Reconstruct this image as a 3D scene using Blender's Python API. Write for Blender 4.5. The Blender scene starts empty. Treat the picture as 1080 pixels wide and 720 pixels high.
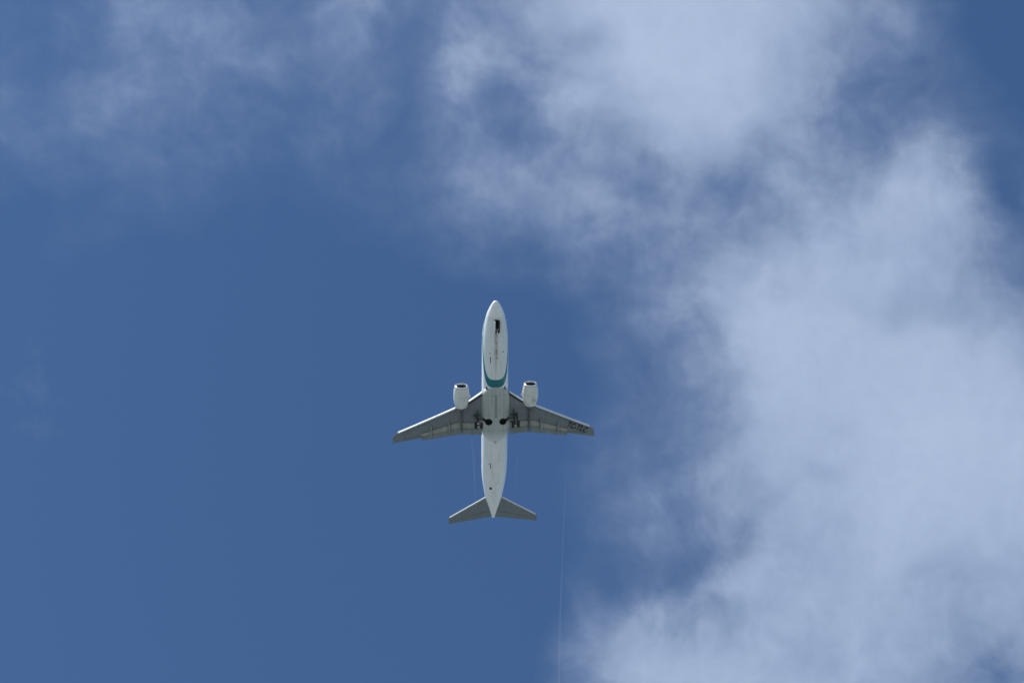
import bpy, bmesh, math
import numpy as np
from mathutils import Vector, Matrix

R = math.radians
scene = bpy.context.scene
col = scene.collection

# ------------------------------------------------------------------ camera, sky, sun, exposure
cam_data = bpy.data.cameras.new('camera')
cam_data.sensor_width = 36.0
cam_data.lens = 73.0
cam_data.clip_start = 0.5
cam_data.clip_end = 90000
cam = bpy.data.objects.new('camera', cam_data)
cam.location = (0, 0, 1.7)
cam.rotation_euler = (R(151), 0, 0)            # looking 61 degrees up, towards +Y
col.objects.link(cam)
scene.camera = cam

SUN_EL, SUN_AZ = 44.0, 228.0                   # azimuth from +Y, clockwise: behind and left of the viewer
world = bpy.data.worlds.new('World')
scene.world = world
world.use_nodes = True
wn = world.node_tree
wn.nodes.clear()
w_out = wn.nodes.new('ShaderNodeOutputWorld')
w_bg = wn.nodes.new('ShaderNodeBackground')
w_sky = wn.nodes.new('ShaderNodeTexSky')
w_sky.sky_type = 'NISHITA'
w_sky.sun_disc = False
w_sky.sun_elevation = R(SUN_EL)
w_sky.sun_rotation = R(SUN_AZ)
w_sky.altitude = 100
w_sky.air_density = 1.3
w_sky.dust_density = 0.1
w_sky.ozone_density = 10.0
w_bg.inputs['Strength'].default_value = 0.096
wn.links.new(w_sky.outputs['Color'], w_bg.inputs['Color'])
wn.links.new(w_bg.outputs['Background'], w_out.inputs['Surface'])

sun_data = bpy.data.lights.new('sun', 'SUN')
sun_data.energy = 4.7
sun_data.angle = R(0.5)
sun_data.color = (1.0, 0.985, 0.96)
sun = bpy.data.objects.new('sun', sun_data)
sd = Vector((math.sin(R(SUN_AZ))*math.cos(R(SUN_EL)), math.cos(R(SUN_AZ))*math.cos(R(SUN_EL)), math.sin(R(SUN_EL))))
sun.rotation_euler = sd.to_track_quat('Z', 'Y').to_euler()
sun.location = sd*3000
col.objects.link(sun)

scene.view_settings.view_transform = 'Standard'
scene.view_settings.look = 'None'
scene.view_settings.exposure = 0.17
scene.view_settings.gamma = 1.0
scene.view_settings.use_curve_mapping = False
scene.cycles.use_denoising = True
scene.cycles.volume_bounces = 4
scene.cycles.max_bounces = 8

# ------------------------------------------------------------------ helpers
def tag(o, label=None, cat=None, group=None, kind=None):
    if label: o['label'] = label
    if cat: o['category'] = cat
    if group: o['group'] = group
    if kind: o['kind'] = kind
    return o

def build(name, verts, faces, mat, parent=None, smooth=True, sharp=40.0):
    me = bpy.data.meshes.new(name)
    me.from_pydata([tuple(v) for v in verts], [], [tuple(f) for f in faces])
    bm = bmesh.new(); bm.from_mesh(me)
    bmesh.ops.recalc_face_normals(bm, faces=bm.faces)
    bm.to_mesh(me); bm.free()
    for m in (mat if isinstance(mat, (list, tuple)) else [mat]):
        me.materials.append(m)
    if smooth:
        for p in me.polygons: p.use_smooth = True
        me.set_sharp_from_angle(angle=R(sharp))
    o = bpy.data.objects.new(name, me)
    col.objects.link(o)
    o.parent = parent
    return o

class MB:
    """collects several shapes that make up one part"""
    def __init__(self): self.v = []; self.f = []
    def add(self, verts, faces):
        k = len(self.v)
        self.v += [tuple(p) for p in verts]
        self.f += [tuple(i+k for i in f) for f in faces]
        return self
    def loft(self, loops, cap=True):
        n = len(loops[0]); v = [p for l in loops for p in l]; f = []
        for a in range(len(loops)-1):
            for i in range(n):
                j = (i+1) % n
                f.append((a*n+i, a*n+j, (a+1)*n+j, (a+1)*n+i))
        if cap:
            f.append(tuple(range(n-1, -1, -1)))
            f.append(tuple((len(loops)-1)*n+i for i in range(n)))
        return self.add(v, f)
    def tube(self, pts, radii, n=14):
        loops = []
        pts = [Vector(p) for p in pts]
        for k, p in enumerate(pts):
            d = (pts[min(k+1, len(pts)-1)]-pts[max(k-1, 0)]).normalized()
            a = d.orthogonal().normalized(); b = d.cross(a)
            if k and (a.dot(pa) < .9):
                a = (pa-d*pa.dot(d)).normalized(); b = d.cross(a)
            pa = a
            r = radii[k] if isinstance(radii, (list, tuple)) else radii
            loops.append([p+a*r*math.cos(t)+b*r*math.sin(t) for t in [2*math.pi*i/n for i in range(n)]])
        return self.loft(loops)
    def box(self, c, s, rot=None):
        m = rot or Matrix.Identity(3)
        v = [Vector(c)+m @ Vector((x*s[0]/2, y*s[1]/2, z*s[2]/2)) for x in (-1, 1) for y in (-1, 1) for z in (-1, 1)]
        return self.add(v, [(0, 1, 3, 2), (4, 6, 7, 5), (0, 4, 5, 1), (2, 3, 7, 6), (0, 2, 6, 4), (1, 5, 7, 3)])
    def lathe(self, profile, axis_o, n=40, axis='y', sz=1.0):
        """profile: (along, radius) pairs turned about an axis through axis_o"""
        loops = []
        for y, r in profile:
            l = []
            for i in range(n):
                t = 2*math.pi*i/n
                a, b = r*math.cos(t), r*math.sin(t)*sz
                if axis == 'y': l.append((axis_o[0]+a, axis_o[1]+y, axis_o[2]+b))
                else: l.append((axis_o[0]+y, axis_o[1]+a, axis_o[2]+b))
            loops.append(l)
        return self.loft(loops)
    def build(self, name, mat, parent=None, smooth=True, sharp=40.0):
        return build(name, self.v, self.f, mat, parent, smooth, sharp)

def pchip(xs, ys):
    xs, ys = np.array(xs, float), np.array(ys, float)
    h = np.diff(xs); d = np.diff(ys)/h
    m = np.zeros_like(ys); m[0], m[-1] = d[0], d[-1]
    for i in range(1, len(xs)-1):
        if d[i-1]*d[i] > 0:
            w1, w2 = 2*h[i]+h[i-1], h[i]+2*h[i-1]
            m[i] = (w1+w2)/(w1/d[i-1]+w2/d[i])
    def f(x):
        x = min(max(x, xs[0]), xs[-1]); i = min(max(int(np.searchsorted(xs, x))-1, 0), len(h)-1)
        t = (x-xs[i])/h[i]
        return ((1+2*t)*(1-t)**2*ys[i]+t*(1-t)**2*h[i]*m[i]+t*t*(3-2*t)*ys[i+1]+t*t*(t-1)*h[i]*m[i+1])
    return f

def cut(target, cutter_mb):
    """subtract a shape from a part and keep the result as plain mesh data"""
    c = cutter_mb.build('cutter', target.data.materials[0], target.parent, smooth=False)
    md = target.modifiers.new('cut', 'BOOLEAN')
    md.operation = 'DIFFERENCE'; md.solver = 'EXACT'; md.object = c
    bpy.context.view_layer.update()
    ev = target.evaluated_get(bpy.context.evaluated_depsgraph_get())
    me = bpy.data.meshes.new_from_object(ev)
    old = target.data
    target.modifiers.clear(); target.data = me; me.name = old.name+'_cut'
    me.set_sharp_from_angle(angle=R(35))
    bpy.data.meshes.remove(old)
    cm = c.data; bpy.data.objects.remove(c); bpy.data.meshes.remove(cm)

# ------------------------------------------------------------------ materials
class N:
    """small node-tree helper"""
    def __init__(self, name, rough=.5, metal=0.0, spec=.5):
        self.m = bpy.data.materials.new(name); self.m.use_nodes = True
        self.t = self.m.node_tree; self.b = self.t.nodes['Principled BSDF']
        self.b.inputs['Roughness'].default_value = rough
        self.b.inputs['Metallic'].default_value = metal
        self.b.inputs['Specular IOR Level'].default_value = spec
        self.co = self.t.nodes.new('ShaderNodeTexCoord').outputs['Object']
    def link(self, a, b): self.t.links.new(a, b)
    def math(self, op, a, b=0.0, c=None, clamp=False):
        n = self.t.nodes.new('ShaderNodeMath'); n.operation = op; n.use_clamp = clamp
        for i, v in enumerate((a, b) if c is None else (a, b, c)):
            if isinstance(v, (int, float)): n.inputs[i].default_value = v
            else: self.link(v, n.inputs[i])
        return n.outputs[0]
    def noise(self, scale, stretch=(1, 1, 1), detail=4, rough=.55):
        mp = self.t.nodes.new('ShaderNodeMapping'); mp.inputs['Scale'].default_value = stretch
        self.link(self.co, mp.inputs['Vector'])
        n = self.t.nodes.new('ShaderNodeTexNoise'); n.inputs['Scale'].default_value = scale
        n.inputs['Detail'].default_value = detail; n.inputs['Roughness'].default_value = rough
        self.link(mp.outputs[0], n.inputs['Vector'])
        return n.outputs['Fac']
    def ramp(self, v, lo, hi):
        n = self.t.nodes.new('ShaderNodeMapRange'); n.inputs[1].default_value = lo; n.inputs[2].default_value = hi
        self.link(v, n.inputs[0]); return n.outputs[0]
    def mix(self, fac, a, b):
        n = self.t.nodes.new('ShaderNodeMix'); n.data_type = 'RGBA'
        for s, v in ((0, fac), (6, a), (7, b)):
            if isinstance(v, (int, float)): n.inputs[s].default_value = v
            elif isinstance(v, tuple): n.inputs[s].default_value = (*v, 1)
            else: self.link(v, n.inputs[s])
        return n.outputs[2]
    def xyz(self):
        n = self.t.nodes.new('ShaderNodeSeparateXYZ'); self.link(self.co, n.inputs[0])
        return n.outputs[0], n.outputs[1], n.outputs[2]
    def line(self, coord, at, half):
        """1 within half of at"""
        return self.math('LESS_THAN', self.math('ABSOLUTE', self.math('SUBTRACT', coord, at)), half)
    def every(self, coord, step, half):
        f = self.math('MULTIPLY', self.math('FRACT', self.math('DIVIDE', coord, step)), step)
        return self.math('LESS_THAN', f, half*2)
    def out(self, color):
        if isinstance(color, tuple): self.b.inputs['Base Color'].default_value = (*color, 1)
        else: self.link(color, self.b.inputs['Base Color'])
        return self.m

def plain(name, color, rough=.5, metal=0.0, wear=.25, scale=3.0, stretch=(1, 1, 1)):
    n = N(name, rough, metal)
    f = n.ramp(n.noise(scale, stretch, 5), .35, .75)
    return n.out(n.mix(f, color, tuple(c*(1-wear) for c in color)))

def fuselage_paint():
    n = N('fuselage_paint', .33)
    x, y, z = n.xyz()
    phi = n.math('ARCTAN2', n.math('ABSOLUTE', x), n.math('MULTIPLY', z, -1.0))
    phis = n.math('ARCTAN2', x, n.math('MULTIPLY', z, -1.0))
    p4 = n.math('POWER', phi, 4.0)
    inner = n.math('MULTIPLY_ADD', p4, 2.3, 6.87)
    outer = n.math('MULTIPLY_ADD', p4, 1.72, 5.63)
    band = n.math('MULTIPLY', n.math('LESS_THAN', y, inner), n.math('GREATER_THAN', y, outer))
    # the same colour runs on as a stripe high along the sides
    side = n.math('MULTIPLY', n.line(phi, 1.62, .10), n.math('LESS_THAN', y, 13.0))
    side = n.math('MULTIPLY', side, n.math('GREATER_THAN', y, -7.5))
    teal = n.math('MAXIMUM', band, side)
    inside = n.math('GREATER_THAN', y, inner)                      # belly panel ahead of the band
    dirt = n.ramp(n.noise(1.3, (2.6, .22, 2.6), 6, .6), .42, .72)
    fine = n.ramp(n.noise(6.0, (1, .5, 1), 4), .3, .8)
    under = n.ramp(n.math('SUBTRACT', 1.35, phi), 0.0, 1.0)
    white = n.mix(n.math('MULTIPLY', n.math('MULTIPLY', dirt, under), .5), (.85, .86, .84), (.45, .46, .44))
    white = n.mix(n.math('MULTIPLY', fine, .10), white, (.55, .57, .56))
    white = n.mix(n.math('MULTIPLY', inside, .22), white, (.60, .63, .62))
    white = n.mix(n.math('GREATER_THAN', y, 16.35), white, (.86, .87, .86))     # clean radome
    # oil streak running aft of the nose gear bay
    st = n.math('MULTIPLY', n.ramp(n.math('ABSOLUTE', n.math('ADD', x, -.03)), .34, .03),
                n.math('MULTIPLY', n.ramp(y, 7.6, 14.2), n.math('LESS_THAN', y, 14.35)))
    st = n.math('MULTIPLY', st, n.math('LESS_THAN', z, -1.0))
    white = n.mix(n.math('MULTIPLY', st, n.ramp(n.noise(2.2, (3, .5, 1), 4), .25, .6)), white, (.16, .17, .17))
    seam = n.every(y, 2.54, .012)
    white = n.mix(n.math('MULTIPLY', seam, .38), white, (.2, .21, .21))
    return n.out(n.mix(teal, white, (.002, .165, .195)))

def fairing_paint():
    n = N('belly_fairing_paint', .45)
    x, y, z = n.xyz()
    dirt = n.ramp(n.noise(1.1, (3.2, .25, 1), 6, .62), .38, .72)
    c = n.mix(n.math('MULTIPLY', dirt, .55), (.47, .495, .475), (.26, .28, .272))
    c = n.mix(n.ramp(y, -1.3, -3.2), c, (.70, .72, .70))
    ax = n.math('ABSOLUTE', x)
    mid = n.math('MULTIPLY', n.line(x, 0.0, .17), n.math('MULTIPLY', n.math('GREATER_THAN', y, .9), n.math('LESS_THAN', y, 4.45)))
    c = n.mix(n.math('MULTIPLY', mid, .6), c, (.17, .18, .18))
    seam = n.math('MAXIMUM', n.line(ax, .62, .02), n.line(ax, 1.12, .02))
    seam = n.math('MULTIPLY', seam, n.math('GREATER_THAN', y, 1.2))
    seam = n.math('MAXIMUM', seam, n.math('MAXIMUM', n.line(y, 4.5, .03), n.line(y, -1.1, .025)))
    c = n.mix(n.math('MULTIPLY', seam, .55), c, (.13, .14, .14))
    return n.out(c)

def wing_paint():
    n = N('wing_grey_paint', .42)
    x, y, z = n.xyz()
    ax = n.math('ABSOLUTE', x)
    dirt = n.ramp(n.noise(1.0, (2.5, .3, 1), 6, .6), .35, .7)
    c = n.mix(n.math('MULTIPLY', dirt, .5), (.188, .215, .222), (.120, .142, .150))
    spar = n.math('ADD', y, n.math('MULTIPLY', ax, .40))           # lines that run along the span
    seam = n.math('MAXIMUM', n.line(spar, 3.35, .025), n.line(spar, 1.75, .022))
    seam = n.math('MAXIMUM', seam, n.every(ax, .92, .011))
    c = n.mix(n.math('MULTIPLY', seam, .4), c, (.05, .06, .065))
    return n.out(c)

def nacelle_paint():
    n = N('nacelle_paint', .36)
    x, y, z = n.xyz()
    dirt = n.ramp(n.noise(1.6, (1.6, .5, 1.6), 6, .62), .40, .75)
    c = n.mix(n.math('MULTIPLY', dirt, .45), (.72, .73, .70), (.38, .38, .35))
    px = n.math('POWER', n.math('DIVIDE', n.math('ADD', x, 5.32), .42), 2.0)
    py = n.math('POWER', n.math('DIVIDE', n.math('ADD', y, -3.75), .62), 2.0)
    rust = n.math('MULTIPLY', n.ramp(n.math('ADD', px, py), 1.0, .15), n.ramp(n.noise(3.0, (1, 1, 1), 5), .30, .6))
    c = n.mix(n.math('MULTIPLY', rust, .7), c, (.30, .19, .10))
    seam = n.math('MAXIMUM', n.line(y, 4.55, .022), n.line(y, 3.1, .02))
    c = n.mix(n.math('MULTIPLY', seam, .5), c, (.15, .15, .15))
    return n.out(c)

M = dict(
    fuselage=fuselage_paint(), fairing=fairing_paint(), wing=wing_paint(), nacelle=nacelle_paint(),
    flap=plain('flap_paint', (.24, .27, .26), .42, 0, .45, 1.4, (3, .4, 1)),
    flap_light=plain('flap_vane_paint', (.36, .37, .32), .40, 0, .35, 1.4, (3, .4, 1)),
    fairing_grey=plain('track_fairing_paint', (.27, .30, .30), .42, 0, .35, 2.0, (2, .4, 1)),
    pylon=plain('pylon_paint', (.13, .15, .16), .45, 0, .4, 2.0, (2, .4, 1)),
    slat=plain('slat_metal', (.66, .66, .66), .5, 0, .12, 2.0),
    lip=plain('polished_lip', (.82, .82, .82), .28, .6, .12, 2.0),
    white=plain('white_paint', (.78, .79, .78), .35, 0, .12, 1.2, (1, .3, 1)),
    teal=plain('teal_paint', (.006, .155, .19), .35, 0, .1, 1.2),
    bay=plain('bay_paint_and_gap_shade', (.035, .036, .04), .7, 0, .5, 4.0),  # lines the gear bays, also serves as painted shade in wing gaps
    dark=plain('dark_metal', (.045, .046, .05), .5, .3, .4, 5.0),
    gear=plain('gear_leg_paint', (.07, .072, .076), .45, .1, .5, 6.0),
    tyre=plain('tyre_rubber', (.018, .018, .019), .8, 0, .3, 9.0),
    hub=plain('wheel_hub_metal', (.30, .30, .31), .45, .5, .4, 8.0),
    duct=plain('intake_liner', (.03, .03, .034), .6, 0, .3, 3.0),
    fan=plain('fan_metal', (.06, .06, .065), .4, .7, .3, 6.0),
    black=plain('black_marking', (.012, .012, .014), .5, 0, .1, 3.0),
    seal=plain('dark_seal', (.05, .052, .055), .6, 0, .3, 3.0),
)

# ------------------------------------------------------------------ ground (below and behind the viewer, lights the belly)
def ground():
    n = N('ground_cover', .9)
    f = n.ramp(n.noise(.004, (1, 1, 1), 6), .35, .65)
    c = n.mix(f, (.185, .208, .196), (.255, .280, .268))
    s = 30000
    nseg = 24
    vs = [(-s+2*s*i/nseg, -s+2*s*j/nseg, 0) for j in range(nseg+1) for i in range(nseg+1)]
    fs = [(j*(nseg+1)+i, j*(nseg+1)+i+1, (j+1)*(nseg+1)+i+1, (j+1)*(nseg+1)+i) for j in range(nseg) for i in range(nseg)]
    o = build('ground', vs, fs, n.out(c), None, smooth=False)
    tag(o, 'wide sunlit ground under the open sky', 'ground', kind='structure')
ground()

# ------------------------------------------------------------------ clouds: thin sheets of vapour with real thickness
def perlin(x, y, seed):
    rs = np.random.RandomState(seed)
    ang = rs.rand(256, 256)*2*np.pi
    gx, gy = np.cos(ang), np.sin(ang)
    xi = np.floor(x).astype(int); yi = np.floor(y).astype(int)
    fx, fy = x-xi, y-yi
    u = fx**3*(fx*(fx*6-15)+10); v = fy**3*(fy*(fy*6-15)+10)
    def g(a, b):
        i, j = (xi+a) & 255, (yi+b) & 255
        return gx[i, j]*(fx-a)+gy[i, j]*(fy-b)
    return (1-v)*((1-u)*g(0, 0)+u*g(1, 0))+v*((1-u)*g(0, 1)+u*g(1, 1))

def fbm(x, y, seed, octaves, gain=.5):
    s = np.zeros_like(x); a = 1.0
    for k in range(octaves):
        s += a*perlin(x*2**k+17.3*k, y*2**k-9.1*k, seed+k); a *= gain
    return s

def spline_grid(grid, u, v):
    h, w = grid.shape
    u = np.clip(u, 0, w-1.0001); v = np.clip(v, 0, h-1.0001)
    iu = np.floor(u).astype(int); iv = np.floor(v).astype(int); fu, fv = u-iu, v-iv
    def wt(t): return [(1-t)**3/6, (3*t**3-6*t*t+4)/6, (-3*t**3+3*t*t+3*t+1)/6, t**3/6]
    wu, wv = wt(fu), wt(fv); out = 0
    for a in range(4):
        for b in range(4):
            out = out+wu[a]*wv[b]*grid[np.clip(iv+b-1, 0, h-1), np.clip(iu+a-1, 0, w-1)]
    return out

# how much of the sky the cloud hides, in percent, judged by eye on a coarse image grid
COVER = np.array([[float(v) for v in r.split()] for r in """\
10 8 20 42 28 25 25 12 15 25 60 75 95 80 60 40 15 0 0
15 14 24 38 29 20 20 11 27 20 42 70 82 72 46 17 6 2 0
14 15 33 26 20 17 13 8 24 15 36 48 66 60 39 16 11 14 0
9 10 17 15 12 10 9 7 12 26 26 19 34 24 35 30 38 28 3
3 5 5 5 4 4 4 5 10 20 28 23 17 25 37 46 54 38 2
0 0 0 0 0 0 0 0 2 0 5 8 14 52 62 66 62 47 20
0 0 0 0 0 0 0 0 0 0 0 12 20 62 75 76 70 60 40
0 0 0 0 0 0 0 0 0 0 2 10 10 51 76 81 79 69 69
0 0 0 0 0 0 0 0 0 0 2 8 14 47 64 69 77 79 77
0 0 0 0 0 0 0 0 0 0 2 5 12 38 53 62 71 72 71
0 0 0 0 0 0 0 0 0 0 0 5 12 38 47 55 57 53 58
0 0 0 0 0 0 0 0 0 0 5 28 23 45 48 50 50 42 47
0 0 0 0 0 0 0 0 0 0 5 55 60 55 50 50 48 30 24""".splitlines()])/100

# lobes, wisps and gaps of the clouds: place, radii, tilt, percent of cover added or taken away
LOBES = np.array([[float(v) for v in r.split()] for r in """\
490 72 24 30 0 12
428 95 22 60 0 -7
492 130 20 36 -20 8
605 110 20 17 0 15
610 38 20 12 0 -16
522 102 20 13 0 -8
548 138 36 14 20 -8
650 150 45 18 25 -7
565 202 56 22 20 6
628 207 34 14 15 7
680 188 26 28 0 -6
500 205 16 40 0 6
700 225 60 11 15 5
560 262 50 14 5 -7
735 6 50 28 0 22
665 75 30 40 -20 4
745 120 46 40 0 4
700 150 14 26 -20 8
800 150 22 13 60 -14
785 192 26 14 20 -7
880 120 22 12 40 -6
905 75 24 36 30 -5
985 150 26 20 0 8
938 165 16 30 20 -8
965 215 40 30 30 10
1010 215 18 30 -15 8
1058 200 16 50 -15 -10
795 335 26 26 0 12
832 318 16 20 0 -8
885 390 60 40 0 9
744 350 13 34 0 -9
762 432 16 40 10 -7
705 335 40 10 -20 6
882 452 34 14 10 -6
990 348 66 42 0 4
690 560 60 60 0 5
640 520 40 60 0 3
1055 325 18 40 -25 -5
640 668 40 32 -30 16
690 702 55 22 0 12
640 620 30 14 -40 -5
702 600 40 22 -40 -7
800 550 14 36 35 -16
745 585 30 16 -35 -8
780 610 34 14 -20 9
690 520 40 14 -20 4
865 508 22 10 10 -9
1005 605 60 24 0 -9
1065 702 34 26 -30 -13
860 700 30 16 20 -6
930 620 26 40 15 6
175 15 30 28 0 8
140 85 24 56 28 7
104 38 18 36 10 -8
215 118 30 14 0 -5
228 18 18 18 0 5
355 10 26 14 0 8
300 60 30 14 -15 4""".splitlines()])

SIGMA = .22            # extinction of the vapour, per metre
EL0 = R(61)
def image_px(x, y, z):
    """image pixel coordinates of points above the observer, projected through the camera"""
    depth = y*math.cos(EL0)+(z-1.7)*math.sin(EL0)
    up = -y*math.sin(EL0)+(z-1.7)*math.cos(EL0)
    return 540+2190*x/depth, 360-2190*up/depth

def smooth01(t): t = np.clip(t, 0, 1); return t*t*(3-2*t)

def cloud_tau(X, Y):
    wx = 20*fbm(X/150, Y/150, 11, 3)+6*fbm(X/40, Y/40, 41, 3, .5)
    wy = 20*fbm(X/150, Y/150, 21, 3)+6*fbm(X/40, Y/40, 51, 3, .5)
    x, y = X+wx, Y+wy
    a = spline_grid(COVER*1.1-.02, x/60, y/60)
    for cx, cy, rx, ry, ro, am in LOBES:
        c, s = math.cos(R(ro)), math.sin(R(ro))
        u = ((x-cx)*c+(y-cy)*s)/rx; v = (-(x-cx)*s+(y-cy)*c)/ry
        a = a+am/100*np.exp(-.7*(u*u+v*v))
    # faint patchy vapour at the far left
    a = a+.034*np.exp(-(X/130)**2-((Y-410)/160)**2)*np.clip(1+1.6*fbm(X/80, Y/110, 201, 5, .6), .25, 2)
    a = a*(1-.58*smooth01((430-X)/120)*smooth01((300-Y)/80))
    a = np.clip(a, 0, .81)
    tau = -np.log(1-a)
    d = fbm(x/84, y/84, 61, 6, .6)
    e = fbm(x/26+.2*d, y/26, 81, 4, .6)
    soft = .74-.42*smooth01((a-.2)/.4)
    tau = tau*np.exp(soft*d+(.05+.32*soft)*e)
    tau = 1.5*np.tanh(tau/1.5)
    far = np.maximum(np.maximum(-X, X-1080), np.maximum(-Y, Y-720))
    tau *= np.clip(1-(far-60)/170, 0, 1)**1.5
    return np.clip(tau-.012, 0, None)

def shares(X, Y):
    """how the vapour divides between the four clouds"""
    wob = 40*fbm(X/120, Y/120, 131, 3)
    left = 1-smooth01((X+wob-395)/70)
    low_left = left*smooth01((Y+wob-230)/60)
    up_left = left-low_left
    lower = smooth01((Y+wob-.38*(X-760)-185)/90)
    return up_left, low_left, (1-left)*(1-lower), (1-left)*lower

cloud_mat = bpy.data.materials.new('cloud_vapour'); cloud_mat.use_nodes = True
ct = cloud_mat.node_tree
ct.nodes.remove(ct.nodes['Principled BSDF'])
cv = ct.nodes.new('ShaderNodeVolumePrincipled')
cv.inputs['Color'].default_value = (.905, .95, 1, 1)  # bluish tint puts the airlight before the cloud into its colour
cv.inputs['Density'].default_value = SIGMA
cv.inputs['Anisotropy'].default_value = .35
ct.links.new(cv.outputs[0], ct.nodes['Material Output'].inputs['Volume'])

def cloud(which, base, label):
    dx, dy = 1.7, 1.9
    ys = np.arange(base/math.tan(R(75)), base/math.tan(R(48)), dy)
    xs = np.arange(-640, 640, dx)
    gx, gy = np.meshgrid(xs, ys)
    X, Y = image_px(gx, gy, base)
    t = cloud_tau(X, Y)*shares(X, Y)[which]*math.sin(EL0)/SIGMA
    t = np.clip(t-.012, 0, None)
    act = t > 0
    t = t+.015*act                                  # no slivers thinner than this
    q = act[:-1, :-1] | act[1:, :-1] | act[:-1, 1:] | act[1:, 1:]
    if which == 1:                                 # keep the one connected wisp, drop stray flecks
        keep = np.zeros_like(q); keep[np.unravel_index(np.argmax(np.where(q, t[:-1, :-1], -1)), q.shape)] = True
        while True:
            g = keep.copy()
            g[1:] |= keep[:-1]; g[:-1] |= keep[1:]; g[:, 1:] |= keep[:, :-1]; g[:, :-1] |= keep[:, 1:]
            g &= q
            if (g == keep).all(): break
            keep = g
        q = keep
        on = np.zeros_like(act); on[:-1, :-1] |= q; on[1:, :-1] |= q; on[:-1, 1:] |= q; on[1:, 1:] |= q
        act = act & on
    relief = 8*fbm(gx/260, gy/260, 171+which, 2)
    used = np.zeros_like(act); used[:-1, :-1] |= q; used[1:, :-1] |= q; used[:-1, 1:] |= q; used[1:, 1:] |= q
    nb = int(used.sum())
    bot = np.full(t.shape, -1); bot[used] = np.arange(nb)
    top = bot.copy(); nt = int(act.sum()); top[act] = nb+np.arange(nt)
    vb = np.stack([gx[used], gy[used], (base+relief-.4*t)[used]], 1)
    vt = np.stack([gx[act], gy[act], (base+relief+.6*t)[act]], 1)
    verts = np.concatenate([vb, vt])
    j, i = np.nonzero(q)
    fb = np.stack([bot[j, i], bot[j+1, i], bot[j+1, i+1], bot[j, i+1]], 1)
    ft = np.stack([top[j, i], top[j, i+1], top[j+1, i+1], top[j+1, i]], 1)
    faces = np.concatenate([fb, ft]).astype(np.int32)
    me = bpy.data.meshes.new('cloud')
    me.vertices.add(len(verts)); me.vertices.foreach_set('co', verts.astype(np.float32).ravel())
    me.loops.add(faces.size); me.loops.foreach_set('vertex_index', faces.ravel())
    me.polygons.add(len(faces)); me.polygons.foreach_set('loop_start', np.arange(0, faces.size, 4, dtype=np.int32))
    me.update(calc_edges=True)
    me.materials.append(cloud_mat)
    o = bpy.data.objects.new('cloud', me); col.objects.link(o)
    tag(o, label, 'cloud')

cloud(3, 1500, 'largest white cloud bank, filling the sky right of the jet')
cloud(2, 1512, 'bright ragged cloud in the upper middle of the sky, ahead of the jet')
cloud(0, 1700, 'thin wispy veil of cloud in the upper left corner of the sky')
cloud(1, 1720, 'faintest patchy wisp of cloud at the left edge, level with the jet')

# ------------------------------------------------------------------ the airliner
# body axes: +X starboard, +Y towards the nose, +Z up; metres
jet = bpy.data.objects.new('passenger_jet', None)
jet.location = (-2.53, 155.03, 258.77)
jet.rotation_euler = (R(5.02), R(5.66), R(-178.91))
jet.empty_display_size = 3
col.objects.link(jet)
tag(jet, 'white twin-engine passenger jet with a teal belly band and its landing gear down, flying overhead', 'airplane')

NOSE = 18.52
stations = [  # distance from the nose, half width, top, bottom
    (0, .02, -.53, -.57), (.06, .20, -.36, -.74), (.2, .37, -.20, -.88), (.56, .62, .02, -1.07), (1.31, .98, .42, -1.33),
    (2.06, 1.24, .80, -1.50), (3.2, 1.51, 1.42, -1.68), (4.3, 1.70, 1.82, -1.80), (5.8, 1.84, 1.98, -1.90),
    (7.6, 1.885, 2.02, -1.93), (23.4, 1.885, 2.02, -1.93), (25.9, 1.86, 2.02, -1.72), (28.3, 1.735, 2.01, -1.25),
    (30.3, 1.47, 1.99, -.70), (32.0, 1.19, 1.93, -.20), (33.6, .76, 1.76, .24), (34.9, .43, 1.42, .55), (35.25, .31, 1.28, .64), (35.42, .14, 1.1, .8)]
sd_ = [s[0] for s in stations]
f_w, f_t, f_b = (pchip(sd_, [s[k] for s in stations]) for k in (1, 2, 3))

def body_point(y, phi, off=0.0):
    """point on the fuselage skin; phi from straight down, positive to starboard"""
    d = NOSE-y
    w, t, b = f_w(d), f_t(d), f_b(d)
    wl = b+(t-b)*(.5 if d < 6 else .485)
    h = (wl-b) if abs(phi) < math.pi/2 else (t-wl)
    return Vector(((w+off)*math.sin(phi), y, wl-(h+off)*math.cos(phi)))

NF = 96
ds = sorted(set([0, .02, .06, .12, .2, .3, .42] + [round(.56+.3*k, 3) for k in range(24)] + [8.0+1.0*k for k in range(16)] +
                [23.4+.45*k for k in range(27)] + [35.25, 35.36, 35.42]))
loops = [[body_point(NOSE-d, 2*math.pi*i/NF-math.pi) for i in range(NF)] for d in ds if d <= 35.42]
fuselage = MB().loft(loops).build('fuselage', M['fuselage'], jet)

# wing-body fairing: the flat-bottomed belly between the wings
fst = [(5.85, .30, .74), (5.6, .80, .79), (5.3, 1.35, .85), (4.9, 1.76, .92), (4.3, 1.94, .97), (3.0, 1.99, .98), (0, 2.0, .98), (-1.2, 1.97, .97),
       (-2.0, 1.74, .93), (-2.6, 1.28, .86), (-3.1, .80, .79), (-3.5, .40, .74)]
ffw, ffh = pchip([-s[0] for s in fst], [s[1] for s in fst]), pchip([-s[0] for s in fst], [s[2] for s in fst])
loops = []
for k in range(47):
    y = 5.85-k*(9.35/46)
    w, h = ffw(-y), ffh(-y)
    l = []
    for i in range(64):
        t = 2*math.pi*i/64
        c, s = math.cos(t), math.sin(t)
        e = 1-.38*min(1, max(0, (w-.6)/1.3))
        l.append((w*math.copysign(abs(c)**e, c), y, -1.17+h*math.copysign(abs(s)**e, s)))
    loops.append(l)
belly = MB().loft(loops).build('belly_fairing', M['fairing'], jet)

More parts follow.
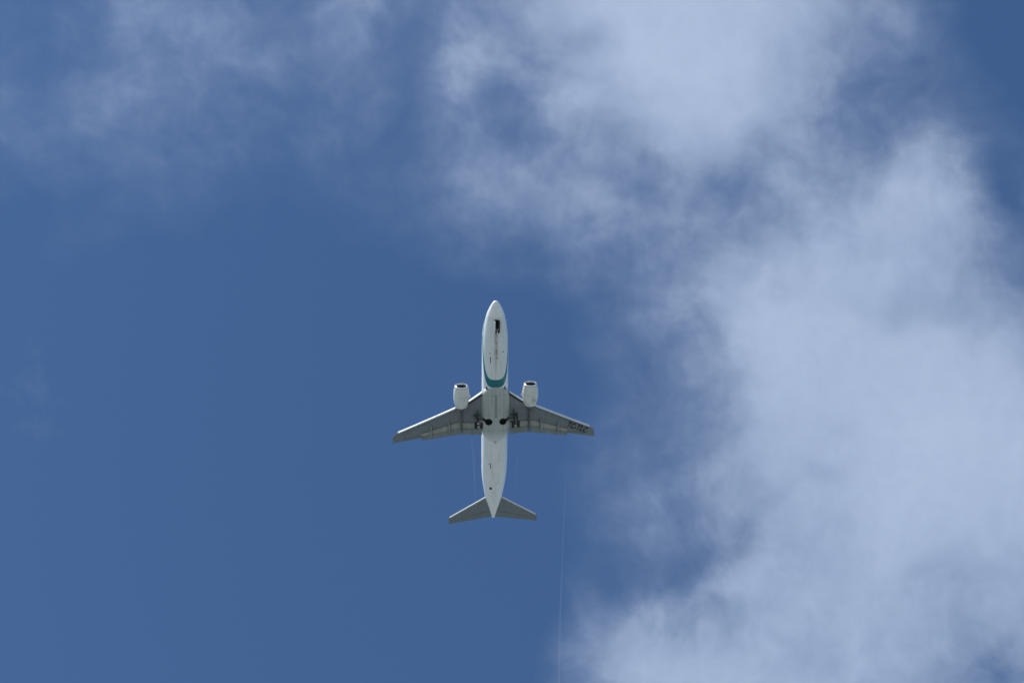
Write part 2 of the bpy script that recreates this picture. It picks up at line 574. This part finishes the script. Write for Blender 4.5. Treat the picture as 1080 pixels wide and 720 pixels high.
# ---- wing shape
def wing_z(x): return -1.22+.10*(x-1.8)+.0034*(x-1.8)**2
def wing_le(x):                                   # clean leading edge, a little behind the slats
    return (4.62-.77*(x-1.77)) if x < 3.87 else (3.00-.519*(x-3.87))
def wing_te(x):                                   # clean trailing edge
    return -1.42 if x < 5.2 else (-1.42-.262*(x-5.2))
def wing_cove(x):
    return -.24 if x < 5.4 else -.25-.381*(x-5.4)
def wing_thick(x): return .125-.03*(x-1.8)/12.7
def foil(c):
    return 5*(.2969*math.sqrt(c)-.126*c-.3516*c*c+.2843*c**3-.1036*c**4)
def wing_low(x, y):
    x = abs(x); le, te = wing_le(x), wing_te(x); ch = le-te
    c = min(max((le-y)/ch, 0), 1)
    return wing_z(x)-.85*foil(c)*wing_thick(x)*ch
def wing_up(x, y):
    x = abs(x); le, te = wing_le(x), wing_te(x); ch = le-te
    c = min(max((le-y)/ch, 0), 1)
    return wing_z(x)+1.15*foil(c)*wing_thick(x)*ch

TIP = 14.72
def wing_loop(x, yend, ystart=None, n=18):
    le = wing_le(x) if ystart is None else ystart
    cs = [.5-.5*math.cos(math.pi*k/n) for k in range(n+1)]
    ys = [le-(le-yend)*c for c in cs]
    return [(x, y, wing_up(x, y)) for y in reversed(ys)] + [(x, y, wing_low(x, y)) for y in ys[1:]]

def mirror(s, pts): return [(p[0]*s, p[1], p[2]) for p in pts]

def plate_section(x, y1, z1, y2, z2, th, n=8):
    """thin aerofoil section running from its nose (y1,z1) back to its tail (y2,z2)"""
    up, lo = [], []
    for k in range(n+1):
        c = .5-.5*math.cos(math.pi*k/n)
        y, z = y1+(y2-y1)*c, z1+(z2-z1)*c
        t = foil(c)*th
        up.append((x, y, z+t*1.1)); lo.append((x, y, z-t*.7))
    return list(reversed(up))+lo[1:]

def make_wing(s):
    xs = [1.1, 1.8, 2.6, 3.4, 3.87, 4.4, 5.0, 5.4, 6.2, 7.2, 8.2, 9.2, 10.0, 10.63]
    m = MB().loft([mirror(s, wing_loop(x, wing_cove(x))) for x in xs])
    w = m.build('wing', M['wing'], jet, sharp=50)
    # outer panel carries on to the tip
    xo = [10.63, 11.4, 12.2, 13.0, 13.7, 14.3, 14.55, 14.67, TIP]
    lo = []
    for x in xo:
        k = max(0, (x-14.3)/(TIP-14.3))
        le = wing_le(x)-.55*k**2.6
        te = wing_te(x)-.02*k
        hinge = te+.26*(wing_le(x)-te)
        lp = wing_loop(x, te if x > 13.4 else te, le)
        zc = wing_z(x)
        lp = [(p[0], p[1], zc+(p[2]-zc)*(1-.75*k**3)) for p in lp]
        lo.append(mirror(s, lp))
    MB().loft(lo).build('wing_tip_panel', M['wing'], w, sharp=50)
    # aileron gap lines: thin dark seals set into the underside
    a = MB()
    for (x0, x1) in ((10.9, 13.2),):
        st = []
        for k in range(9):
            x = x0+(x1-x0)*k/8
            h = wing_te(x)+.17*(wing_le(x)-wing_te(x))
            st.append([(s*x, h+.02, wing_low(x, h+.02)-.006), (s*x, h-.02, wing_low(x, h-.02)-.006), (s*x, h-.02, wing_low(x, h-.02)+.02), (s*x, h+.02, wing_low(x, h+.02)+.02)])
        a.loft(st)
    a.build('aileron_seal', M['seal'], w)
    # slats: a drooped nose shell with a gap behind it, its shade partly painted
    def slat(x0, x1, n, ahead, chord, drop, name):
        lo = []
        for k in range(n+1):
            x = x0+(x1-x0)*k/n
            le, z = wing_le(x)+ahead, wing_z(x)
            t = wing_thick(x)*(wing_le(x)-wing_te(x))
            # C-shaped section: upper plate reaches back over the wing nose, front face hangs steeply
            sec = [(le-chord-.42, z+.74*t), (le-chord*.6, z+.46*t), (le-.10, z+.16*t), (le-.02, z-drop*.2), (le, z-drop), (le-.035, z-drop-.12), (le-.085, z-drop-.24), (le-.15, z-drop-.30),
                   (le-chord, z-drop-.30), (le-chord, z-drop-.28), (le-.15, z-drop-.26), (le-.10, z-drop-.05), (le-chord*.55, z+.20*t), (le-chord-.42, z+.68*t)]
            lo.append(mirror(s, [(x, p[0], p[1]) for p in sec]))
        MB().loft(lo).build(name, M['slat'], w, sharp=60)
    slat(1.95, 3.95, 6, .30, .16, .03, 'krueger_flap')
    slat(5.75, 8.4, 6, .26, .24, .05, 'slat')
    slat(8.44, 11.1, 6, .26, .23, .05, 'slat')
    slat(11.14, 13.95, 6, .25, .21, .045, 'slat')
    def gap_shade_strip(x0, x1):  # near-black strip under the wing nose paints the shadow behind the slat
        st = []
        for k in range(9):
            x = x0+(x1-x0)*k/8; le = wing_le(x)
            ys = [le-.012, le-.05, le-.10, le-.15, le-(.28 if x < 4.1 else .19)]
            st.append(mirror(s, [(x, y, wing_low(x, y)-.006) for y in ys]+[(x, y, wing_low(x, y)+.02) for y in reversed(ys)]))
        MB().loft(st).build('slat_gap_shade', M['bay'], w, sharp=60)
    gap_shade_strip(1.95, 4.0); gap_shade_strip(5.7, 13.9)
    # flaps, lowered, in two elements with a slot between them
    def flap(x0, x1, n, y_end0, y_end1, dz0, dz1):
        a, b = [], []
        for k in range(n+1):
            q = k/n; x = x0+(x1-x0)*q
            yc = wing_cove(x); zl = wing_low(x, yc)
            ye, dz = y_end0+(y_end1-y_end0)*q, dz0+(dz1-dz0)*q
            y1, y2 = yc+.02, yc+(ye-yc)*.52
            z1 = zl-.08*0-.05; z2 = z1-dz*.38
            a.append(mirror(s, plate_section(x, y1+.10, z1-.03, y2-.10, z2-.03, .20)))
            b.append(mirror(s, plate_section(x, y2+.06, z2-.10, ye, z2-.08-dz*.62, .15)))
        c = []
        for k in range(n+1):
            x = x0-.08+(x1-x0+.16)*k/n; yc = wing_cove(x)
            c.append(mirror(s, [(x, yc+.05, wing_up(x, yc)-.004), (x, yc-.62, wing_up(x, yc-.62)-.004), (x, yc-.62, wing_up(x, yc-.62)-.03), (x, yc+.05, wing_up(x, yc)-.05)]))
        MB().loft(c).build('spoiler', M['bay'], w, sharp=50)  # underside coloured near-black to deepen the shade in the flap slot
        f = MB().loft(a).build('flap', M['flap_light'], w, sharp=60)
        MB().loft(b).build('flap_trailing_panel', M['flap'], w, sharp=60)
    flap(1.95, 4.80, 4, -1.74, -1.70, .52, .52)
    flap(5.06, 10.60, 8, -1.74, -3.02, .52, .30)
    # canoe fairings over the flap tracks
    def canoe(x, y0, y1, wd, ht, mat, drop):
        lo = []
        for k in range(13):
            q = k/12; y = y0+(y1-y0)*q
            r = max(.04, math.sin(math.pi*min(q*.9+.06, 1))**.6)
            if q > .8: r *= 1-.55*((q-.8)/.2)**2
            yc = wing_cove(x)
            zt = wing_low(x, max(y, yc))-drop*max(0, (yc+.4-y))
            lo.append([(s*(x+wd*r*math.cos(t)), y, zt+.05-ht*r*.5+ht*r*.5*math.sin(t)) for t in [2*math.pi*i/12 for i in range(12)]])
        MB().loft(lo).build('flap_track_fairing', mat, w)
    canoe(9.20, -.55, -2.95, .15, .46, M['fairing_grey'], .20)
    canoe(6.62, .10, -2.12, .15, .48, M['fairing_grey'], .24)
    canoe(4.93, 2.1, -2.02, .16, .55, M['pylon'], .24)
    return w

wings = {s: make_wing(s) for s in (1, -1)}

# ---- tailplane and fin
def tail_surface(root_le, tip_le, tip_te, root_te, s, name, mat, hinge_name):
    fix, mov = [], []
    for k in range(9):
        q = k/8
        x = root_le[0]+(tip_le[0]-root_le[0])*q
        le = root_le[1]+(tip_le[1]-root_le[1])*q
        te = root_te[1]+(tip_te[1]-root_te[1])*q
        z = root_le[2]+(tip_le[2]-root_le[2])*q
        if k == 8: le -= .10
        ch = le-te; hg = le-.70*ch
        th = .10*ch
        n = 12
        cs = [.70*(.5-.5*math.cos(math.pi*i/n)) for i in range(n+1)]
        fix.append(mirror(s, [(x, le-ch*c, z+foil(c)*th) for c in reversed(cs)]+[(x, le-ch*c, z-foil(c)*th) for c in cs[1:]]))
        c0 = .715; hh = foil(c0)*th
        mov.append(mirror(s, [(x, le-ch*c0, z+hh), (x, le-ch*(c0-.005), z), (x, le-ch*c0, z-hh), (x, te, z-.008), (x, te, z+.008)]))
    o = MB().loft(fix).build(name, mat, jet, sharp=50)
    MB().loft(mov).build(hinge_name, mat, o, sharp=50)
    return o

for s in (1, -1):
    t = tail_surface((.22, -12.72, .66), (6.55, -16.97, 1.45), (6.56, -18.02, 1.45), (.22, -16.60, .68), s, 'horizontal_stabilizer', M['wing'], 'elevator')
    e = MB()
    lo = []
    for k in range(9):
        q = .06+.92*k/8
        x = .55+6.0*q; y = -12.95-4.02*q; z = .70+.75*q
        lo.append(mirror(s, [(x, y+.06, z+.02), (x, y+.05, z-.03), (x, y+.01, z-.10), (x, y-.05, z-.125), (x, y-.14, z-.115), (x, y-.14, z+.085), (x, y-.08, z+.07), (x, y+.01, z+.05)]))
    e.loft(lo).build('stabilizer_leading_edge', M['slat'], t, sharp=70)

fin, rud = [], []
for k in range(8):
    q = k/7
    z = 1.7+(7.25-1.7)*q
    le = -10.9-5.3*q
    te = -16.0-1.95*q
    ch = le-te; th = .10*ch
    cs = [.70*(.5-.5*math.cos(math.pi*i/10)) for i in range(11)]
    fin.append([(foil(c)*th, le-ch*c, z) for c in reversed(cs)]+[(-foil(c)*th, le-ch*c, z) for c in cs[1:]])
    h = foil(.715)*th
    rud.append([(h, le-ch*.715, z), (0, le-ch*.71, z), (-h, le-ch*.715, z), (-.01, te, z), (.01, te, z)])
fin_o = MB().loft(fin).build('vertical_fin', M['white'], jet, sharp=50)
MB().loft(rud).build('rudder', M['teal'], fin_o, sharp=50)

# ---- engines
def make_engine(s):
    x0, zc = s*4.95, -1.78
    SZ = .95
    outer = [(5.98, .93), (5.90, .985), (5.6, 1.04), (5.2, 1.10), (4.7, 1.135), (4.1, 1.12), (3.5, 1.03), (3.0, .90), (2.72, .80), (2.72, .77), (3.0, .80), (3.6, .82),
             (4.6, .80), (5.4, .78), (5.85, .775), (5.94, .80)]
    n = 48; loops = []
    def ring(y, r, sz=SZ):
        return [(x0+r*math.cos(t), y, zc+r*math.sin(t)*sz*(1 if math.sin(t) > 0 else .93)) for t in [2*math.pi*i/n for i in range(n)]]
    def shell(profile):
        lp = [ring(y, r) for y, r in profile]
        return MB().loft(lp+[lp[0]], cap=False)
    cowl = shell(outer).build('engine', M['nacelle'], jet, sharp=45)
    shell([(6.12, .845), (6.09, .91), (5.99, .965), (5.90, .992), (5.90, .97), (5.97, .91), (6.0, .86), (5.93, .80), (5.86, .77), (5.90, .755), (6.02, .775)]).build('intake_lip', M['lip'], cowl, sharp=60)
    shell([(5.895, .9935), (5.865, .999), (5.865, .98), (5.895, .98)]).build('lip_seam', M['seal'], cowl)
    # fan: disc of blades, spinner
    f = MB()
    for k in range(24):
        a = 2*math.pi*k/24
        pts = []
        for r, tw, c in ((.20, .25, .09), (.78, .95, .15)):
            for sgn in (-1, 1):
                ox = sgn*c*math.sin(tw); oy = sgn*c*math.cos(tw)
                pts.append((x0+r*math.cos(a)-ox*math.sin(a), 5.05+oy, zc+(r*math.sin(a)+ox*math.cos(a))*.93))
        lo = [pts[0], pts[1], pts[3], pts[2]]
        up = [(p[0]+.012*math.sin(a), p[1]+.012, p[2]+.012*math.cos(a)) for p in lo]
        f.add(lo+up, [(3, 2, 1, 0), (4, 5, 6, 7), (0, 1, 5, 4), (1, 2, 6, 5), (2, 3, 7, 6), (3, 0, 4, 7)])
    f.build('fan', M['fan'], cowl, smooth=False)
    MB().loft([ring(y, r, .95) for y, r in ((5.45, .02), (5.40, .08), (5.25, .16), (5.05, .22), (4.9, .23))]).build('spinner', M['dark'], cowl)
    shell([(5.84, .771), (5.5, .764), (5.0, .77), (4.72, .785), (4.72, .775), (5.0, .76), (5.5, .754), (5.84, .760)]).build('intake_duct', M['duct'], cowl)
    MB().loft([ring(4.7, .79), ring(4.6, .79)]).build('fan_duct_back', M['bay'], cowl)
    shell([(3.1, .62), (2.7, .56), (2.4, .48), (2.2, .42), (2.2, .39), (2.4, .43), (3.0, .5)]).build('exhaust_nozzle', M['pylon'], cowl)
    MB().loft([ring(y, r) for y, r in ((2.6, .36), (2.3, .30), (2.0, .16), (1.8, .03))]).build('exhaust_cone', M['dark'], cowl)
    # pylon between the nacelle and the wing
    lo = []
    for y, w, zt, zb in ((4.6, .05, -.78, -.95), (4.0, .17, -.62, -1.3), (3.2, .20, -.70, -1.5), (2.2, .19, -.85, -1.55), (1.2, .15, -.95, -1.42), (.3, .06, -1.05, -1.25)):
        lo.append([(x0+w, y, zt), (x0+w, y, zb+.1), (x0+w*.5, y, zb), (x0-w*.5, y, zb), (x0-w, y, zb+.1), (x0-w, y, zt)])
    MB().loft(lo).build('pylon', M['pylon'], cowl, sharp=50)
    # strake on the inboard side of the cowl
    MB().add([(x0-s*1.06, 5.0, zc+.30), (x0-s*1.34, 4.25, zc+.36), (x0-s*1.34, 4.0, zc+.36), (x0-s*1.06, 4.0, zc+.30),
              (x0-s*1.06, 5.0, zc+.33), (x0-s*1.34, 4.25, zc+.38), (x0-s*1.34, 4.0, zc+.38), (x0-s*1.06, 4.0, zc+.33)],
             [(0, 1, 2, 3), (7, 6, 5, 4), (0, 4, 5, 1), (1, 5, 6, 2), (2, 6, 7, 3), (3, 7, 4, 0)]).build('strake', M['nacelle'], cowl, smooth=False)
for s in (1, -1): make_engine(s)

# ---- landing gear bays cut into the belly and the wing roots
def prism(outline, z0, z1):
    n = len(outline)
    v = [(x, y, z0) for x, y in outline]+[(x, y, z1) for x, y in outline]
    return v, [tuple(range(n-1, -1, -1)), tuple(range(n, 2*n))]+[(i, (i+1) % n, n+(i+1) % n, n+i) for i in range(n)]

def well_outline(s, r=.53, w=.23):
    cx, cy = 1.02, .32
    ex, ey = 2.75, 1.02
    d = Vector((ex-cx, ey-cy)).normalized(); nrm = Vector((-d.y, d.x))
    a0 = math.atan2(d.y, d.x); half = math.asin(w/r)
    pts = []
    for k in range(29):
        t = a0+half+(2*math.pi-2*half)*k/28
        pts.append((cx+r*math.cos(t), cy+r*math.sin(t)))
    pts.append((ex-nrm.x*w*1.6, ey-nrm.y*w*1.6)); pts.append((ex+nrm.x*w*1.6, ey+nrm.y*w*1.6))
    return [(p[0]*s, p[1]) for p in pts]

nose_out = [(-.36, 14.32), (.36, 14.32), (.36, 16.02), (-.36, 16.02)]
cut(fuselage, MB().add(*prism(nose_out, -2.4, -.75)))
for s in (1, -1):
    out = well_outline(s)
    c = MB().add(*prism(out, -3.0, -1.28))
    for part in (fuselage, belly, wings[s]):
        cut(part, c)
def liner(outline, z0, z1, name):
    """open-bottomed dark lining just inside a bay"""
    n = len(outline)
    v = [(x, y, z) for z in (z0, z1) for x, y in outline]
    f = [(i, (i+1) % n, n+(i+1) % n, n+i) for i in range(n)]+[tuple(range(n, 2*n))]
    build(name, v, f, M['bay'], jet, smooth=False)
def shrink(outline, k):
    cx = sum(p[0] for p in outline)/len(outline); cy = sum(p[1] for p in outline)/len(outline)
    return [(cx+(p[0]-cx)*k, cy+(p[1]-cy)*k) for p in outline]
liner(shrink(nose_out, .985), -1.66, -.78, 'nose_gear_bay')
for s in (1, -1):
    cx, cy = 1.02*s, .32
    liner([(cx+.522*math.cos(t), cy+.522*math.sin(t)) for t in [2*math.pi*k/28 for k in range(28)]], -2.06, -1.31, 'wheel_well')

# ---- main gear
def wheel(parent, c, r, w):
    p = [(-w/2, r*.56), (-w/2, r*.80), (-w*.42, r*.93), (-w*.22, r), (w*.22, r), (w*.42, r*.93), (w/2, r*.80), (w/2, r*.56)]
    o = MB().lathe(p, c, 32, 'x').build('wheel', M['tyre'], parent, sharp=50)
    return o
def hub(parent, c, r, w):
    MB().lathe([(-w/2-.012, r*.2), (-w/2-.012, r*.5), (-w/2+.03, r*.56), (w/2-.03, r*.56), (w/2+.012, r*.5), (w/2+.012, r*.2)], c, 24, 'x').build('wheel_hub', M['hub'], parent)

for s in (1, -1):
    top = Vector((s*2.62, 1.00, -1.25)); axle = Vector((s*2.64, .74, -3.85))
    g = MB().tube([top, top.lerp(axle, .55)], .17)
    g.tube([top.lerp(axle, .5), axle], .11)
    g.tube([axle-Vector((.42, 0, 0)), axle+Vector((.42, 0, 0))], .085)
    g.tube([(s*1.35, .55, -1.45), top.lerp(axle, .45)], .085)              # side strut folded out of the slot
    g.tube([(s*2.62, 2.0, -1.35), top.lerp(axle, .35)], .07)
    g.tube([top.lerp(axle, .55)+Vector((0, -.17, 0)), top.lerp(axle, .74)+Vector((0, -.42, 0)), axle+Vector((0, -.13, .12))], .05)
    g.tube([top+Vector((-.55, .1, .0)), top+Vector((.55, .05, .02))], .14)
    leg = g.build('main_gear', M['gear'], jet)
    for k in (-1, 1):
        c = axle+Vector((k*.40, 0, 0))
        w_ = wheel(leg, c, .52, .40)
        hub(leg, c, .52, .40)
    # door panel carried outboard of the leg
    dm = MB(); dx = s*2.98
    dm.add([(dx, 1.42, -1.40), (dx+s*.10, 1.30, -2.75), (dx+s*.10, .55, -2.85), (dx, .50, -1.42),
            (dx+s*.04, 1.42, -1.40), (dx+s*.14, 1.30, -2.75), (dx+s*.14, .55, -2.85), (dx+s*.04, .50, -1.42)],
           [(0, 1, 2, 3), (7, 6, 5, 4), (0, 4, 5, 1), (1, 5, 6, 2), (2, 6, 7, 3), (3, 7, 4, 0)])
    dm.build('gear_door', M['dark'], leg, smooth=False)

# ---- nose gear
ntop, nax = Vector((0, 14.75, -1.0)), Vector((0, 14.95, -3.05))
g = MB().tube([ntop, ntop.lerp(nax, .6)], .10).tube([ntop.lerp(nax, .55), nax], .065).tube([nax-Vector((.26, 0, 0)), nax+Vector((.26, 0, 0))], .05)
g.tube([(0, 15.75, -1.1), ntop.lerp(nax, .55)], .05)
g.box((0, 14.98, -1.9), (.34, .12, .16))
nleg = g.build('nose_gear', M['gear'], jet)
for k in (-1, 1):
    c = nax+Vector((k*.20, 0, 0))
    wheel(nleg, c, .34, .19); hub(nleg, c, .34, .19)
for s in (1, -1):
    x = s*.38
    lean = .10 if s < 0 else -.16
    dm = MB()
    v = []
    for th in (0, .035):
        v += [(x+s*th, 16.0, -1.60), (x+s*th+lean*s*-1*0+s*th, 16.0, -2.15), (x+s*th, 14.35, -2.30), (x+s*th, 14.35, -1.78)]
    lx = [0, -.04 if s < 0 else -.20, -.04 if s < 0 else -.20, 0]
    v = [(p[0]+lx[i % 4], p[1], p[2]) for i, p in enumerate(v)]
    dm.add(v, [(0, 1, 2, 3), (7, 6, 5, 4), (0, 4, 5, 1), (1, 5, 6, 2), (2, 6, 7, 3), (3, 7, 4, 0)])
    dm.build('nose_gear_door', M['white'] if s > 0 else M['dark'], jet, smooth=False)

# ---- small fittings under the belly
def blade(y, phi, ln, h):
    a = body_point(y, phi); n = (body_point(y, phi, .5)-a).normalized()
    up = a-n*.05
    v = []
    for d_, sx in ((0, 1), (1, .55)):
        for yy, xx in ((ln*.5, 0), (0, .035), (-ln*.5, 0), (0, -.035)):
            v.append(up+n*(h+.05)*d_+Vector((xx*sx, yy*sx-.08*d_, 0)))
    MB().add(v, [(3, 2, 1, 0), (4, 5, 6, 7), (0, 1, 5, 4), (1, 2, 6, 5), (2, 3, 7, 6), (3, 0, 4, 7)]).build('belly_antenna', M['dark'], jet, smooth=False)
for y, l_ in ((11.45, .34), (10.95, .34), (10.40, .42)): blade(y, -.03, l_, .30)
blade(-2.95, .03, .40, .32); blade(6.1, 0, .3, .2)

def patch(y, x, ly, lx, mat, name, off=.008):
    """a small plate lying on the belly skin"""
    v = []; f = []
    nx, ny = 4, 6
    for o_ in (off, -.03):
        for j in range(ny+1):
            for i in range(nx+1):
                yy = y-ly/2+ly*j/ny; xx = x-lx/2+lx*i/nx
                ph = math.asin(max(-1, min(1, xx/f_w(NOSE-yy))))
                v.append(body_point(yy, ph, o_))
    k = (nx+1)*(ny+1)
    for j in range(ny):
        for i in range(nx):
            a = j*(nx+1)+i
            f.append((a, a+1, a+nx+2, a+nx+1)); f.append((k+a+nx+1, k+a+nx+2, k+a+1, k+a))
    edge = [i for i in range(nx)]+[j*(nx+1)+nx for j in range(ny)]+[ny*(nx+1)+nx-i for i in range(nx)]+[(ny-j)*(nx+1) for j in range(ny)]
    for a, b in zip(edge, edge[1:]+edge[:1]): f.append((a, b, b+k, a+k))
    MB().add(v, f).build(name, mat, jet)
patch(-11.15, .56, .42, .36, M['black'], 'outflow_valve')
for k in range(5): pass
patch(9.95, .80, .95, .10, M['seal'], 'service_placard')
patch(-6.95, .68, .85, .10, M['seal'], 'service_placard')
patch(10.95, .86, .14, .14, M['seal'], 'drain_port')
patch(11.10, -1.02, .14, .18, M['seal'], 'drain_port')
patch(-6.75, .95, .12, .14, M['seal'], 'drain_port')
def inlet(s):
    MB().add([(s*1.26, 5.58, -1.48), (s*1.40, 5.58, -1.40), (s*1.42, 5.22, -1.62), (s*1.26, 5.22, -1.72), (s*1.26, 5.58, -1.2), (s*1.40, 5.58, -1.2), (s*1.42, 5.22, -1.3), (s*1.26, 5.22, -1.3)],
             [(0, 1, 2, 3), (7, 6, 5, 4), (0, 4, 5, 1), (1, 5, 6, 2), (2, 6, 7, 3), (3, 7, 4, 0)]).build('ram_air_inlet', M['dark'], jet, smooth=False)
for s in (1, -1): inlet(s)

# ---- registration letters under the port wing
cu = bpy.data.curves.new('registration', 'FONT')
cu.body = 'TC-TLC'
cu.size = 1.2; cu.space_character = 1.06; cu.offset = .05; cu.shear = .22
cu.align_x = 'CENTER'; cu.align_y = 'CENTER'
cu.resolution_u = 3
tmp = bpy.data.objects.new('tmp', cu); col.objects.link(tmp)
bpy.context.view_layer.update()
tm = bpy.data.meshes.new_from_object(tmp.evaluated_get(bpy.context.evaluated_depsgraph_get()))
bpy.data.objects.remove(tmp)
bm = bmesh.new(); bm.from_mesh(tm)
bmesh.ops.triangulate(bm, faces=bm.faces)
bmesh.ops.subdivide_edges(bm, edges=bm.edges, cuts=2, use_grid_fill=True)
cx, cy, ang = -12.05, -2.12, R(-25)
ca, sa = math.cos(ang), math.sin(ang)
for v in bm.verts:
    u, w = v.co.x, v.co.y
    u *= .76
    a, b = u*ca-w*sa, u*sa+w*ca
    x, y = cx-a, cy+b
    v.co = (x, y, wing_low(x, y)-.012)
ext = bmesh.ops.extrude_face_region(bm, geom=bm.faces[:])
for g_ in ext['geom']:
    if isinstance(g_, bmesh.types.BMVert): g_.co.z += .010
bmesh.ops.recalc_face_normals(bm, faces=bm.faces)
bm.to_mesh(tm); bm.free()
tm.materials.clear(); tm.materials.append(M['black'])
reg = bpy.data.objects.new('registration_lettering', tm); col.objects.link(reg); reg.parent = wings[-1]

# ------------------------------------------------------------------ vapour trails behind the flaps
def vapour(name, density):
    m = bpy.data.materials.new(name); m.use_nodes = True
    t = m.node_tree; t.nodes.remove(t.nodes['Principled BSDF'])
    v = t.nodes.new('ShaderNodeVolumeScatter'); v.inputs['Density'].default_value = density; v.inputs['Anisotropy'].default_value = .35
    t.links.new(v.outputs[0], t.nodes['Material Output'].inputs['Volume'])
    return m
def trail(pts, radii, density, label):
    ps, rs = [], []
    for k in range(len(pts)-1):
        for q in range(8):
            u = q/8
            ps.append(Vector(pts[k]).lerp(Vector(pts[k+1]), u)); rs.append(radii[k]+(radii[k+1]-radii[k])*u)
    ps.append(Vector(pts[-1])); rs.append(radii[-1])
    o = MB().tube(ps, rs, 12).build('vapour_trail', vapour('trail_vapour', density))
    tag(o, label, 'vapour trail', 'vapour trails behind the jet')
trail([(-5.8, 157.9, 257.2), (-5.55, 162, 257.0), (-5.2, 170.5, 256.3)], [.16, .22, .06], .07, 'faint short streak of vapour on the left of the fuselage, between wing and tail')
trail([(.8, 157.6, 257.3), (.65, 162, 257.2), (.45, 169.5, 257.0)], [.16, .24, .06], .055, 'faint short streak of vapour on the right of the fuselage, between wing and tail')
trail([(8.0, 158.9, 257.8), (7.6, 173.9, 257.4), (7.3, 189.2, 257.0), (7.2, 215, 257.2)], [.05, .13, .16, .17], .13, 'long hair-thin vapour trail running from the lettered wing down past the tail')
